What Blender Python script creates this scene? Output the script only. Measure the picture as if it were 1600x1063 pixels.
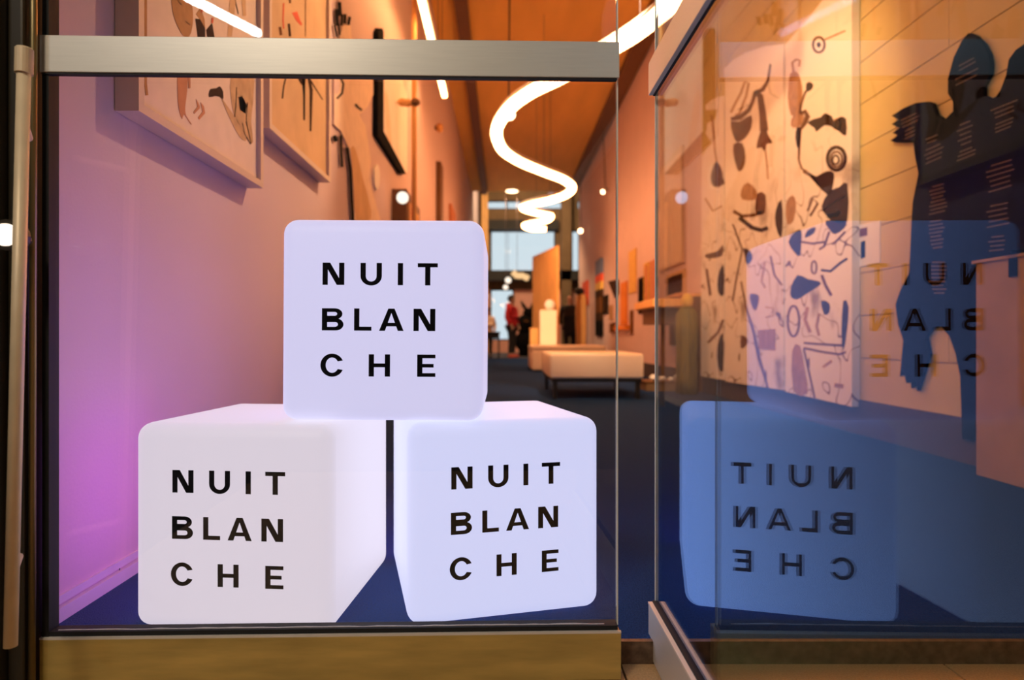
import bpy, bmesh, math, random
from mathutils import Vector, Matrix
R = math.radians
random.seed(7)
for o in list(bpy.data.objects): bpy.data.objects.remove(o)
SC = bpy.context.scene
COL = SC.collection

# ------------------------------------------------------------------ camera, world, exposure
F, VX, VY, H = 980.0, 785.0, 528.0, 0.5665       # focal length in pixels, vanishing point of the corridor, eye height
cam_d = bpy.data.cameras.new('camera')
cam = bpy.data.objects.new('camera', cam_d); COL.objects.link(cam)
cam.location = (0, 0, H); cam.rotation_euler = (R(90), 0, 0)
cam_d.sensor_width = 36; cam_d.lens = F / 1600 * 36
cam_d.shift_x = 15 / 1600; cam_d.shift_y = -3.5 / 1600
cam_d.clip_start = 0.01; cam_d.clip_end = 200
cam_d.dof.use_dof = True; cam_d.dof.focus_distance = 1.25; cam_d.dof.aperture_fstop = 2.6
SC.camera = cam
SC.view_settings.view_transform = 'Standard'; SC.view_settings.look = 'None'
SC.view_settings.gamma = 1; SC.view_settings.use_curve_mapping = False
SC.view_settings.exposure = 0.0
wd = bpy.data.worlds.new('overcast_sky'); SC.world = wd; wd.use_nodes = True
bgn = wd.node_tree.nodes['Background']; bgn.inputs[0].default_value = (.70, .82, .90, 1); bgn.inputs[1].default_value = 1.15

def light(name, kind, loc, energy, color, size=.1, target=None, size_y=None, spread=None):
    d = bpy.data.lights.new(name, kind); d.energy = energy; d.color = color
    if kind == 'AREA':
        d.size = size
        if size_y: d.shape = 'RECTANGLE'; d.size_y = size_y
        if spread: d.spread = spread
    else: d.shadow_soft_size = size
    o = bpy.data.objects.new(name, d); COL.objects.link(o); o.location = loc
    if target is not None:
        o.rotation_euler = (Vector(target) - Vector(loc)).to_track_quat('-Z', 'Y').to_euler()
    return o
# unseen spot without a fixture, set along the frame shadows to brighten the left pictures
light('unseen_picture_spot', 'SPOT', (1.0, 3.55, 3.33), 270, (1, .60, .33), .05, (-.85, 2.6, 1.85))
bpy.data.lights['unseen_picture_spot'].spot_size = R(42); bpy.data.lights['unseen_picture_spot'].spot_blend = .6
light('panel_fill', 'SPOT', (.55, 2.75, 3.0), 200, (1, .62, .28), .05, (2.05, 4.6, 1.5))  # unseen spot added to brighten the tall panels, no fixture
bpy.data.lights['panel_fill'].spot_size = R(62); bpy.data.lights['panel_fill'].spot_blend = .7
light('bench_fill', 'SPOT', (.9, 3.9, 3.45), 420, (1, .64, .36), .06, (.95, 7.2, .3))  # added out of view to lift the benches, no lamp body
bpy.data.lights['bench_fill'].spot_size = R(44); bpy.data.lights['bench_fill'].spot_blend = .8
light('screen_fill', 'SPOT', (-.62, 6.9, 3.05), 1700, (1, .62, .32), .06, (1.0, 12.8, 1.2))  # extra spot without a fixture, added to brighten the wooden screen
bpy.data.lights['screen_fill'].spot_size = R(30); bpy.data.lights['screen_fill'].spot_blend = .7
light('hall_downlight', 'SPOT', (.27, 17.5, 4.60), 420, (1, .58, .28), .12, (.27, 17.9, 0))
bpy.data.lights['hall_downlight'].spot_size = R(120); bpy.data.lights['hall_downlight'].spot_blend = .5
light('hall_fill', 'AREA', (1.2, 19.2, 6.05), 420, (1, .70, .40), 1.2, (1.2, 24, 4.2))  # hidden area light added to brighten the far hall
light('rail_fill', 'AREA', (-.90, -.42, 2.30), 17, (1, .84, .64), .35, (-.25, 1.1, .85))  # unseen warm light added in the lobby to brighten the door rails

TUBE = (28.0, 11.0, 4.0)       # warm light tubes of the gallery

# ------------------------------------------------------------------ materials
def mat(name, col, rough=.6, metal=0, noise=0, scale=20, bump=0, bscale=None, spec=.5, stretch=None, col2=None):
    m = bpy.data.materials.new(name); m.use_nodes = True
    nt = m.node_tree; b = nt.nodes['Principled BSDF']
    b.inputs['Base Color'].default_value = (*col, 1); b.inputs['Roughness'].default_value = rough
    b.inputs['Metallic'].default_value = metal; b.inputs['Specular IOR Level'].default_value = spec
    if noise or bump or col2:
        tc = nt.nodes.new('ShaderNodeTexCoord'); mp = nt.nodes.new('ShaderNodeMapping')
        nt.links.new(tc.outputs['Object'], mp.inputs[0])
        if stretch: mp.inputs['Scale'].default_value = stretch
        n = nt.nodes.new('ShaderNodeTexNoise'); n.inputs['Scale'].default_value = scale; n.inputs['Detail'].default_value = 4
        nt.links.new(mp.outputs[0], n.inputs[0])
        if noise or col2:
            r = nt.nodes.new('ShaderNodeValToRGB')
            c2 = col2 if col2 else tuple(max(0, c * (1 - noise)) for c in col)
            c1 = col if col2 else tuple(min(1, c * (1 + noise * .5)) for c in col)
            r.color_ramp.elements[0].color = (*c2, 1); r.color_ramp.elements[1].color = (*c1, 1)
            r.color_ramp.elements[0].position = .3; r.color_ramp.elements[1].position = .7
            nt.links.new(n.outputs[0], r.inputs[0]); nt.links.new(r.outputs[0], b.inputs['Base Color'])
        if bump:
            n2 = n
            if bscale:
                n2 = nt.nodes.new('ShaderNodeTexNoise'); n2.inputs['Scale'].default_value = bscale
                nt.links.new(mp.outputs[0], n2.inputs[0])
            bp = nt.nodes.new('ShaderNodeBump'); bp.inputs['Strength'].default_value = bump; bp.inputs['Distance'].default_value = .01
            nt.links.new(n2.outputs[0], bp.inputs['Height']); nt.links.new(bp.outputs[0], b.inputs['Normal'])
    return m
def emit(name, col, strength=1):
    m = bpy.data.materials.new(name); m.use_nodes = True; nt = m.node_tree
    nt.nodes.remove(nt.nodes['Principled BSDF'])
    e = nt.nodes.new('ShaderNodeEmission'); e.inputs[0].default_value = (*col, 1); e.inputs[1].default_value = strength
    nt.links.new(e.outputs[0], nt.nodes['Material Output'].inputs[0])
    return m
def glass(name, refl, f0=.045, k=1.0, trans=(.97, .97, .97), power=5):
    m = bpy.data.materials.new(name); m.use_nodes = True; nt = m.node_tree
    nt.nodes.remove(nt.nodes['Principled BSDF'])
    lw = nt.nodes.new('ShaderNodeLayerWeight'); lw.inputs[0].default_value = .5
    p = nt.nodes.new('ShaderNodeMath'); p.operation = 'POWER'; p.inputs[1].default_value = power
    nt.links.new(lw.outputs['Facing'], p.inputs[0])
    a = nt.nodes.new('ShaderNodeMath'); a.operation = 'MULTIPLY_ADD'; a.inputs[1].default_value = k; a.inputs[2].default_value = f0; a.use_clamp = True
    nt.links.new(p.outputs[0], a.inputs[0])
    t = nt.nodes.new('ShaderNodeBsdfTransparent'); t.inputs[0].default_value = (*trans, 1)
    g = nt.nodes.new('ShaderNodeBsdfAnisotropic'); g.inputs['Color'].default_value = (*refl, 1); g.inputs['Roughness'].default_value = 0
    x = nt.nodes.new('ShaderNodeMixShader')
    nt.links.new(a.outputs[0], x.inputs[0]); nt.links.new(t.outputs[0], x.inputs[1]); nt.links.new(g.outputs[0], x.inputs[2])
    nt.links.new(x.outputs[0], nt.nodes['Material Output'].inputs[0])
    return m
def led_cube_mat(name, front, glow, dirs, power):
    """translucent plastic lit from inside: front and top kept pale as if overexposed, stronger coloured glow added on the
    walls named in dirs (object-space normals)"""
    m = bpy.data.materials.new(name); m.use_nodes = True; nt = m.node_tree; b = nt.nodes['Principled BSDF']
    b.inputs['Base Color'].default_value = (.25, .25, .26, 1); b.inputs['Roughness'].default_value = .5
    tc = nt.nodes.new('ShaderNodeTexCoord'); acc = None
    for d in dirs:
        v = nt.nodes.new('ShaderNodeVectorMath'); v.operation = 'DOT_PRODUCT'; v.inputs[1].default_value = d
        nt.links.new(tc.outputs['Normal'], v.inputs[0])
        s = nt.nodes.new('ShaderNodeMapRange'); s.interpolation_type = 'SMOOTHSTEP'
        s.inputs['From Min'].default_value = .85; s.inputs['From Max'].default_value = 1
        nt.links.new(v.outputs['Value'], s.inputs['Value'])
        if acc is None: acc = s.outputs[0]
        else:
            mx = nt.nodes.new('ShaderNodeMath'); mx.operation = 'MAXIMUM'
            nt.links.new(acc, mx.inputs[0]); nt.links.new(s.outputs[0], mx.inputs[1]); acc = mx.outputs[0]
    mix = nt.nodes.new('ShaderNodeMix'); mix.data_type = 'RGBA'
    mix.inputs[6].default_value = (*front, 1); mix.inputs[7].default_value = (*[g * power for g in glow], 1)  # pale front imitates overexposure; walls in dirs glow harder to tint wall and floor
    nt.links.new(acc, mix.inputs[0]); nt.links.new(mix.outputs[2], b.inputs['Emission Color'])
    b.inputs['Emission Strength'].default_value = 1
    return m

M = dict(
    wall=mat('wall_paint', (.71, .55, .56), .8, noise=.04, scale=3, bump=.05, bscale=120),
    board=mat('wall_board', (.66, .54, .22), .75, noise=.05, scale=4, bump=.05, bscale=90),
    ceiling=mat('ceiling_wood', (.92, .55, .12), .7, noise=.12, scale=3, stretch=(1, .2, 1)),
    carpet=mat('carpet', (.012, .050, .18), .95, noise=.35, scale=220, bump=.5, bscale=300, spec=.1),
    hallfloor=mat('hall_floor', (.055, .055, .075), .8, noise=.2, scale=4),
    base_dark=mat('plinth_dark', (.06, .05, .06), .7, noise=.1),
    base_white=mat('skirting_white', (.75, .7, .72), .5, noise=.05),
    lobby=mat('lobby_dark', (.035, .03, .022), .8, noise=.3, scale=2),
    tile=mat('terrazzo', (.66, .42, .19), .5, scale=300, col2=(.48, .30, .13), bump=.1),
    riser=mat('threshold_steel', (.16, .10, .06), .5, .3, noise=.5, scale=60),
    alu=mat('satin_aluminium', (.74, .69, .60), .42, .35, noise=.04, scale=300, stretch=(.05, 1, 1)),
    alu_floor_tint=mat('aluminium_floor_tint', (.66, .46, .13), .42, .3, noise=.25, scale=6, stretch=(1, 1, 6)),  # aluminium with the golden floor reflection put into its colour
    alu_edge=mat('aluminium_edge', (.86, .78, .68), .4, .2, noise=.03),
    brass=mat('bronze_anodised', (.30, .22, .10), .35, .8, noise=.15, scale=5, stretch=(1, 1, .1)),
    handle=mat('handle_metal', (.80, .62, .40), .45, .15, noise=.08, scale=20),
    stile=mat('dark_bronze', (.045, .035, .022), .35, .3, noise=.2, scale=6, stretch=(1, 1, .1)),
    gasket=mat('black_rubber', (.008, .008, .009), .7, noise=.2),
    glint=mat('pane_glint', (.8, .72, .75), .5, noise=.1, scale=60),
    glass_edge=mat('glass_edge', (.85, .83, .72), .25, noise=.05, scale=30),
    glass=glass('clear_glass', (1, 1, 1), .035, .8, (.97, .97, .965)),
    blue_mirror=glass('blue_mirror_glass', (.31, .57, 1.0), .003, .95, (.97, .96, .95), 3.6),  # blue put into the reflection colour to tint the mirrored cubes
    pane=glass('window_glass', (1, 1, 1), .03, .5, (.97, .98, .98)),
    ink=mat('black_vinyl', (.004, .004, .007), .7, noise=.1, spec=.1),
    frame=mat('frame_maple', (.72, .55, .42), .5, noise=.08, scale=12, stretch=(1, .1, 1)),
    paper=mat('art_paper', (.90, .72, .58), .8, noise=.08, scale=14),
    kraft=mat('art_panel_ochre', (.72, .46, .24), .8, noise=.15, scale=6),
    ochre=mat('paint_ochre', (.50, .24, .08), .8, noise=.2, scale=25),
    ochre2=mat('paint_light_ochre', (.66, .42, .22), .8, noise=.2, scale=25),
    orange=mat('paint_orange', (.75, .26, .03), .8, noise=.1),
    sienna=mat('paint_sienna', (.62, .25, .12), .8, noise=.15, scale=20),
    umber=mat('paint_umber', (.055, .026, .013), .9, noise=.2, scale=30, spec=.05),
    red=mat('paint_red', (.75, .09, .03), .8, noise=.1),
    black=mat('matte_black', (.006, .0055, .006), .9, noise=.2, spec=.03),
    white=mat('matte_white', (.82, .80, .78), .7, noise=.04),
    sheet=mat('painted_sheet', (.92, .88, .82), .8, noise=.05, scale=5),
    brown=mat('paint_brown', (.17, .07, .022), .9, noise=.35, scale=16, spec=.05),
    brown2=mat('paint_pale_brown', (.45, .25, .12), .8, noise=.3, scale=16),
    text=mat('faint_lettering', (.22, .13, .065), .8, noise=.1),
    plinth=mat('tan_board', (.40, .25, .13), .75, noise=.1, scale=8),
    cream=mat('cream_upholstery', (.92, .80, .66), .8, noise=.05, scale=60, bump=.1),
    metal=mat('black_metal', (.02, .02, .02), .5, .4, noise=.1),
    wood=mat('orange_wood', (.88, .47, .16), .6, noise=.2, scale=8, stretch=(4, 4, .4)),
    wood_dark=mat('brown_wood', (.17, .075, .025), .6, noise=.25, scale=10, stretch=(4, 4, .4)),
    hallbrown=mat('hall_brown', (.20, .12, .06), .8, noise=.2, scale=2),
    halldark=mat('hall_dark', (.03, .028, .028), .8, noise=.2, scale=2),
    salmon=mat('salmon_wall', (.80, .40, .32), .8, noise=.06, scale=3),
    coat=mat('red_coat', (.62, .02, .03), .8, noise=.2, scale=9, bump=.2),
    dark=mat('dark_cloth', (.02, .018, .022), .85, noise=.3, scale=12),
    skin=mat('skin', (.60, .36, .26), .6, noise=.08, scale=20),
    hair=mat('dark_hair', (.012, .010, .010), .6, noise=.2, scale=40),
    shoe=mat('red_shoe', (.75, .14, .10), .6, noise=.1),
    olive=mat('olive_drape', (.26, .20, .03), .8, noise=.5, scale=9, stretch=(5, 5, .6), col2=(.05, .06, .02)),
    blue=mat('paint_blue', (.12, .16, .30), .7, noise=.15),
    yellow=mat('paint_yellow', (.75, .48, .10), .7, noise=.15),
    cable=mat('grey_cable', (.1, .08, .1), .6, noise=.1),
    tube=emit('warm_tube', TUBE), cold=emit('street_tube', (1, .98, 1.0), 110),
    strip=emit('wall_washer', (30, 13, 4.5)),
    lamp=emit('lamp_disc', (9, 5.5, 3)), globe=emit('glowing_ball', (1.6, 1.35, 1.1)), dim=emit('lamp_dim', (.62, .55, .60)),
    cube_l=led_cube_mat('led_plastic_pink', (.70, .63, .74), (.68, .22, 1.15), [(-1, 0, 0), (0, 1, 0), (0, 0, -1)], 1.55),
    cube_r=led_cube_mat('led_plastic_blue', (.64, .67, 1.0), (.30, .50, 1.8), [(0, 1, 0)], 2.0),
    cube_t=led_cube_mat('led_plastic_violet', (.64, .62, .92), (.48, .28, 1.2), [(0, 1, 0), (-1, 0, 0)], 2.3),
)

def drawn_sheet(name):
    """white sheet with brush-drawn brown contour lines and washes (flat print) over its lower part"""
    m = mat(name, (.92, .88, .82), .8); nt = m.node_tree; b = nt.nodes['Principled BSDF']; lk = nt.links.new
    tc = nt.nodes.new('ShaderNodeTexCoord')
    def math(op, a, bv):
        n = nt.nodes.new('ShaderNodeMath'); n.operation = op; lk(a, n.inputs[0])
        if isinstance(bv, (int, float)): n.inputs[1].default_value = bv
        else: lk(bv, n.inputs[1])
        n.use_clamp = op in ('MULTIPLY', 'SUBTRACT') and False
        return n.outputs[0]
    n1 = nt.nodes.new('ShaderNodeTexNoise'); n1.inputs['Scale'].default_value = 3.2; n1.inputs['Detail'].default_value = 1; n1.inputs['Distortion'].default_value = .5; lk(tc.outputs['Object'], n1.inputs[0])
    n2 = nt.nodes.new('ShaderNodeTexNoise'); n2.inputs['Scale'].default_value = 3.0; n2.inputs['Detail'].default_value = 3; lk(tc.outputs['Object'], n2.inputs[0])
    d = nt.nodes.new('ShaderNodeMath'); d.operation = 'ABSOLUTE'; lk(math('SUBTRACT', n1.outputs[0], .5), d.inputs[0])
    line = nt.nodes.new('ShaderNodeMapRange'); line.inputs['From Min'].default_value = .009; line.inputs['From Max'].default_value = .004; lk(d.outputs[0], line.inputs['Value'])
    wash = nt.nodes.new('ShaderNodeMapRange'); wash.inputs['From Min'].default_value = .58; wash.inputs['From Max'].default_value = .70; wash.inputs['To Max'].default_value = .75; lk(n2.outputs[0], wash.inputs['Value'])
    sx = nt.nodes.new('ShaderNodeSeparateXYZ'); lk(tc.outputs['Object'], sx.inputs[0])
    hm = nt.nodes.new('ShaderNodeMapRange'); hm.inputs['From Min'].default_value = 1.75; hm.inputs['From Max'].default_value = 1.25; lk(sx.outputs['Z'], hm.inputs['Value'])
    f = math('MULTIPLY', math('MAXIMUM', line.outputs[0], wash.outputs[0]), hm.outputs[0])
    mx = nt.nodes.new('ShaderNodeMix'); mx.data_type = 'RGBA'; mx.inputs[6].default_value = (.92, .88, .82, 1); mx.inputs[7].default_value = (.16, .075, .03, 1)
    lk(f, mx.inputs[0]); lk(mx.outputs[2], b.inputs['Base Color'])
    return m
M['drawn'] = drawn_sheet('drawn_sheet')

# ------------------------------------------------------------------ helpers
def wloc(o):
    v = Vector((0, 0, 0))
    while o: v += o.location; o = o.parent
    return v
def tag(o, label=None, cat=None, group=None, kind=None):
    if label: o['label'] = label
    if cat: o['category'] = cat
    if group: o['group'] = group
    if kind: o['kind'] = kind
    return o
def thing(name, loc, label=None, cat=None, group=None, kind=None, rz=0, rx=0, ry=0):
    o = bpy.data.objects.new(name, None); COL.objects.link(o); o.location = loc; o.rotation_euler = (rx, ry, rz)
    o.empty_display_size = .1
    return tag(o, label, cat, group, kind)
class MB:
    def __init__(s): s.bm = bmesh.new()
    def box(s, x0, y0, z0, x1, y1, z1):
        v = [s.bm.verts.new((x, y, z)) for x in (x0, x1) for y in (y0, y1) for z in (z0, z1)]
        for f in ((0, 1, 3, 2), (4, 6, 7, 5), (0, 4, 5, 1), (2, 3, 7, 6), (0, 2, 6, 4), (1, 5, 7, 3)):
            s.bm.faces.new([v[i] for i in f])
        return s
    def prism(s, pts, vec):
        vec = Vector(vec); a = [s.bm.verts.new(p) for p in pts]; b = [s.bm.verts.new(Vector(p) + vec) for p in pts]; n = len(pts)
        s.bm.faces.new(a); s.bm.faces.new(b[::-1])
        for i in range(n): s.bm.faces.new((a[i], b[i], b[(i + 1) % n], a[(i + 1) % n]))
        return s
    def tube(s, path, r, n=10, caps=True):
        path = [Vector(p) for p in path]; rings = []; m = len(path)
        rr = r if isinstance(r, (list, tuple)) else [r] * m
        up = None
        for i, p in enumerate(path):
            t = (path[min(i + 1, m - 1)] - path[max(i - 1, 0)]).normalized()
            if up is None: up = t.orthogonal().normalized()
            up = (up - t * up.dot(t)).normalized(); w = t.cross(up)
            rings.append([s.bm.verts.new(p + (up * math.cos(2 * math.pi * k / n) + w * math.sin(2 * math.pi * k / n)) * rr[i]) for k in range(n)])
        for a, b in zip(rings, rings[1:]):
            for k in range(n): s.bm.faces.new((a[k], a[(k + 1) % n], b[(k + 1) % n], b[k]))
        if caps: s.bm.faces.new(rings[0][::-1]); s.bm.faces.new(rings[-1])
        return s
    def ball(s, c, r, sc=(1, 1, 1), u=16, v=10):
        mt = Matrix.Translation(c) @ Matrix.Diagonal((sc[0], sc[1], sc[2], 1))
        bmesh.ops.create_uvsphere(s.bm, u_segments=u, v_segments=v, radius=r, matrix=mt); return s
    def build(s, name, m, parent=None, local=False, bevel=0, seg=2, smooth=False):
        bm = s.bm
        bmesh.ops.recalc_face_normals(bm, faces=bm.faces)
        if bevel:
            bmesh.ops.bevel(bm, geom=list(bm.edges), offset=bevel, segments=seg, profile=.5, affect='EDGES')
        if parent is not None and not local:
            bmesh.ops.translate(bm, verts=bm.verts, vec=-wloc(parent))
        me = bpy.data.meshes.new(name); 
        if smooth:
            for f in bm.faces: f.smooth = True
        bm.to_mesh(me); bm.free()
        me.materials.append(m)
        o = bpy.data.objects.new(name, me); COL.objects.link(o)
        if parent is not None: o.parent = parent
        return o
def solo(mb, name, m, loc, label, cat, group=None, kind=None, **kw):
    """single-mesh top-level object, its origin moved to loc"""
    bmesh.ops.translate(mb.bm, verts=mb.bm.verts, vec=-Vector(loc))
    o = mb.build(name, m, None, **kw); o.location = loc
    return tag(o, label, cat, group, kind)
def px_X(x, y, X):                 # point of the plane X = const
    Y = F * X / (x - VX); return (X, Y, H + (VY - y) * Y / F)
def px_Y(x, y, Y): return ((x - VX) / F * Y, Y, H + (VY - y) * Y / F)
def catmull(pts, n=8):
    pts = [Vector(p) for p in pts]; out = []
    for i in range(len(pts) - 1):
        p0, p1, p2, p3 = pts[max(i - 1, 0)], pts[i], pts[i + 1], pts[min(i + 2, len(pts) - 1)]
        for k in range(n):
            t = k / n
            out.append(.5 * (2 * p1 + (p2 - p0) * t + (2 * p0 - 5 * p1 + 4 * p2 - p3) * t * t + (3 * p1 - p0 - 3 * p2 + p3) * t ** 3))
    return out + [pts[-1]]
def smooth_closed(pts, n=3):
    P = [Vector((*p, 0)) for p in pts]; out = []; N = len(P)
    for i in range(N):
        p0, p1, p2, p3 = P[i - 1], P[i], P[(i + 1) % N], P[(i + 2) % N]
        for k in range(n):
            t = k / n
            q = .5 * (2 * p1 + (p2 - p0) * t + (2 * p0 - 5 * p1 + 4 * p2 - p3) * t * t + (3 * p1 - p0 - 3 * p2 + p3) * t ** 3)
            out.append((q.x, q.y))
    return out
def mark(pts, X, dx, m, parent, name='painted_mark', smooth=0):
    """flat painted patch lying on the plane X; outline measured on the photograph and laid on the wall"""
    if smooth: pts = smooth_closed(pts, smooth)
    mb = MB(); mb.prism([px_X(x, y, X) for x, y in pts], (dx, 0, 0)); return mb.build(name, m, parent)
def stroke(pts, w, X, dx, m, parent, name='painted_line'):
    """brush line of pixel width w"""
    P = [Vector((*p, 0)) for p in pts]; l, r = [], []
    ww = w if isinstance(w, (list, tuple)) else [w] * len(P)
    for i, p in enumerate(P):
        t = (P[min(i + 1, len(P) - 1)] - P[max(i - 1, 0)]).normalized(); n = Vector((-t.y, t.x, 0)) * ww[i] / 2
        l.append((p.x + n.x, p.y + n.y)); r.append((p.x - n.x, p.y - n.y))
    mb = MB()
    for i in range(len(P) - 1):
        mb.prism([px_X(*q, X) for q in (l[i], l[i + 1], r[i + 1], r[i])], (dx, 0, 0))
    return mb.build(name, m, parent)

# ------------------------------------------------------------------ setting: gallery shell
XL, XR, CZ = -.89, 2.10, 4.77
GZ = -.04                                    # pavement level in front of the doors
solo(MB().box(XL - 3.2, 17.2, -.3, 6, 26, 0), 'floor', M['hallfloor'], (0, 20, 0), 'grey floor of the far hall', None, kind='structure')
solo(MB().box(XL - .2, 1.172, -.3, 6, 17.2, 0), 'floor', M['carpet'], (0, 5, 0), 'dark carpet floor of the gallery', None, kind='structure')
wl = solo(MB().box(XL - .2, 1.13, -.3, XL, 26, 6.4), 'wall_left', M['wall'], (XL, 5, 0), 'pale painted gallery wall', None, kind='structure')
wr = thing('wall_right', (XR, 5, 0), 'pale gallery wall with horizontal board joints', None, kind='structure')
MB().box(XR + .012, -9, -.3, XR + .2, 17.2, CZ).build('wall_core', M['board'], wr)
zs = [.2 + .2475 * i for i in range(20)]
for i in range(18):                          # the boards of the near stretch of wall
    off = (.55, 1.75, 1.15)[i % 3]
    ys = [1.2] + [y for y in (1.2 + off, 1.2 + off + 2.4, 1.2 + off + 4.8) if y < 6.4] + [6.6]
    for a, b in zip(ys, ys[1:]):
        MB().box(XR, a + .0015, zs[i] + .003, XR + .014, b - .0015, zs[i + 1] - .003).build('wall_board', M['board'], wr)
MB().box(XR, 6.6, .2, XR + .014, 17.2, CZ).build('painted_wall', M['wall'], wr)
solo(MB().box(XR - .012, 1.2, 0, XR + .014, 17.2, .2), 'baseboard_right', M['base_dark'], (XR, 5, 0), 'tall dark skirting', None, kind='structure')
solo(MB().box(XL, 1.15, 0, XL + .012, 17, .028).box(XL, 1.15, .034, XL + .006, 17, .05), 'baseboard_left', M['base_white'], (XL, 5, 0), 'thin pale skirting strip', None, kind='structure')
solo(MB().box(XL - .2, 1.17, CZ, XR + .2, 18, CZ + .2), 'ceiling', M['ceiling'], (0, 5, CZ), 'brown timber ceiling', None, kind='structure')
# dark services slot along the left edge of the ceiling
solo(MB().box(XL + .30, 5.5, CZ - .12, XL + .46, 17.9, CZ), 'trim_1', M['wood_dark'], (XL + .38, 8, CZ), 'dark ceiling slot', None, kind='structure')
solo(MB().box(XR - .26, 4.5, CZ - .10, XR - .02, 17.2, CZ), 'trim_2', M['wood_dark'], (XR - .14, 8, CZ), 'dark ceiling edge', None, kind='structure')

# far hall
YF = 24.0
def fx(x): return (x - VX) / F * YF
def fz(y): return H + (VY - y) * YF / F
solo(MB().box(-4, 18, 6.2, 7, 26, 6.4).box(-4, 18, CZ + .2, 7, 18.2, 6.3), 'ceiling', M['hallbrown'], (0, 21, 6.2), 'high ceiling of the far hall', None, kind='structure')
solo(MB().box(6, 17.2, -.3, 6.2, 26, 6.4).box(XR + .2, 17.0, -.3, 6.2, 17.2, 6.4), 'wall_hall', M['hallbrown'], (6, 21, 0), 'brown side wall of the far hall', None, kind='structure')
wf = thing('wall_far', (0, YF, 0), 'brown end wall with tall windows', None, kind='structure')
cuts_x = [-4, fx(752), fx(761), fx(766), fx(868), fx(893), fx(906), 7]
mb = MB(); T = .25
mb.box(-4, YF, fz(313), 7, YF + T, 6.4)                                 # above clerestory
mb.box(-4, YF, fz(313), fx(760), YF + T, fz(327)); mb.box(fx(885), YF, fz(313), fx(902), YF + T, fz(327)); mb.box(fx(919), YF, fz(313), 7, YF + T, fz(327))
mb.box(-4, YF, fz(360), 7, YF + T, fz(327))
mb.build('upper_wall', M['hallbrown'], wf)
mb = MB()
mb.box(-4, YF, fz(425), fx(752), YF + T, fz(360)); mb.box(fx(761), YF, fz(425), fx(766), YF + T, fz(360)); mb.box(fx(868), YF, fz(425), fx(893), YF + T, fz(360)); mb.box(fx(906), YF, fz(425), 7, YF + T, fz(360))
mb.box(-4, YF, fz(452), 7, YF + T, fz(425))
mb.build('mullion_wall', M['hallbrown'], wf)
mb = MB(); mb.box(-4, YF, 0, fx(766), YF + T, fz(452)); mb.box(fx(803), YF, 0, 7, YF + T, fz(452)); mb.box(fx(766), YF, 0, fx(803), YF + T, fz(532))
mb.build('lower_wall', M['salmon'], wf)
def window(n, x0, x1, y0, y1, bars=()):
    w = thing('window_%d' % n, (fx(x0), YF + .1, fz(y1)), 'bright daylight window in the end wall', None, kind='structure')
    X0, X1, Z0, Z1 = fx(x0), fx(x1), fz(y1), fz(y0); t = .05
    m = MB(); m.box(X0, YF + .08, Z0, X0 + t, YF + .14, Z1).box(X1 - t, YF + .08, Z0, X1, YF + .14, Z1).box(X0, YF + .08, Z0, X1, YF + .14, Z0 + t).box(X0, YF + .08, Z1 - t, X1, YF + .14, Z1)
    for b in bars: m.box(fx(b) - .03, YF + .08, Z0, fx(b) + .03, YF + .14, Z1)
    m.build('window_frame', M['halldark'], w)
    MB().box(X0 + .01, YF + .10, Z0 + .01, X1 - .01, YF + .112, Z1 - .01).build('pane', M['pane'], w)
window(1, 760, 885, 313, 327, (791, 838)); window(2, 902, 919, 313, 327)
window(3, 766, 868, 360, 425); window(4, 893, 906, 360, 425); window(5, 752, 761, 360, 425); window(6, 766, 803, 452, 532)
solo(MB().box(fx(763), YF - .35, fz(361), fx(872), YF - .02, fz(346)), 'trim_3', M['halldark'], (fx(820), YF - .2, fz(361)), 'dark blind box over the big window', None, kind='structure')
solo(MB().box(-3.5, YF - .6, fz(440), 5.9, YF - .02, fz(425)), 'trim_4', M['halldark'], (1, YF - .3, fz(440)), 'dark gallery beam under the big window', None, kind='structure')
solo(MB().box(fx(753), YF - .5, 0, fx(763), YF - .3, 6.2), 'trim_5', M['wood'], (fx(757), YF - .4, 0), 'tan column', None, kind='structure')
solo(MB().box(fx(875), YF - .6, 0, fx(890), YF - .25, 6.2), 'trim_6', M['hallbrown'], (fx(882), YF - .4, 0), 'brown column', None, kind='structure')
solo(MB().box(fx(896), YF - 2.6, 0, fx(903), YF - 2.3, 6.2), 'trim_7', M['halldark'], (fx(900), YF - 2.5, 0), 'dark column', None, kind='structure')

# lobby shell in front of the doors, around the camera
solo(MB().box(-7, -9, GZ - .3, XR + .2, 1.172, GZ - .02), 'floor', M['lobby'], (0, 0, GZ), 'dark bed of the lobby floor', None, kind='structure')
fl = thing('floor', (0, .5, GZ), 'warm terrazzo tiles in front of the doors', None, kind='structure')
for ix in range(-2, 4):
    for iy in range(3):
        x0 = .22 + .6 * ix; y1 = 1.165 - .6 * iy
        MB().box(x0 + .002, y1 - .598, GZ - .02, min(x0 + .598, XR), y1, GZ).build('floor_tile', M['tile'], fl)
solo(MB().box(XL, 1.165, GZ - .02, XR, 1.176, .002), 'trim_8', M['riser'], (0, 1.17, 0), 'rusty metal threshold edge', None, kind='structure')
solo(MB().box(-7, 1.0, -.3, -.98, 1.2, 6.4), 'wall_front', M['lobby'], (-3, 1.1, 0), 'dark shopfront wall left of the doors', None, kind='structure')
solo(MB().box(XL - .1, 1.06, 2.75, XR + .2, 1.172, 6.4), 'wall_head', M['lobby'], (0, 1.1, 2.75), 'dark wall over the doors', None, kind='structure')
solo(MB().box(-7.2, -9, -.3, -7, 1.2, 6.6), 'wall_lobby', M['lobby'], (-7, -4, 0), 'dark lobby side wall', None, kind='structure')
solo(MB().box(-7.2, -9.2, -.3, XR + .2, -9, 6.6), 'wall_back', M['lobby'], (-2, -9, 0), 'dark lobby back wall', None, kind='structure')
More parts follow.
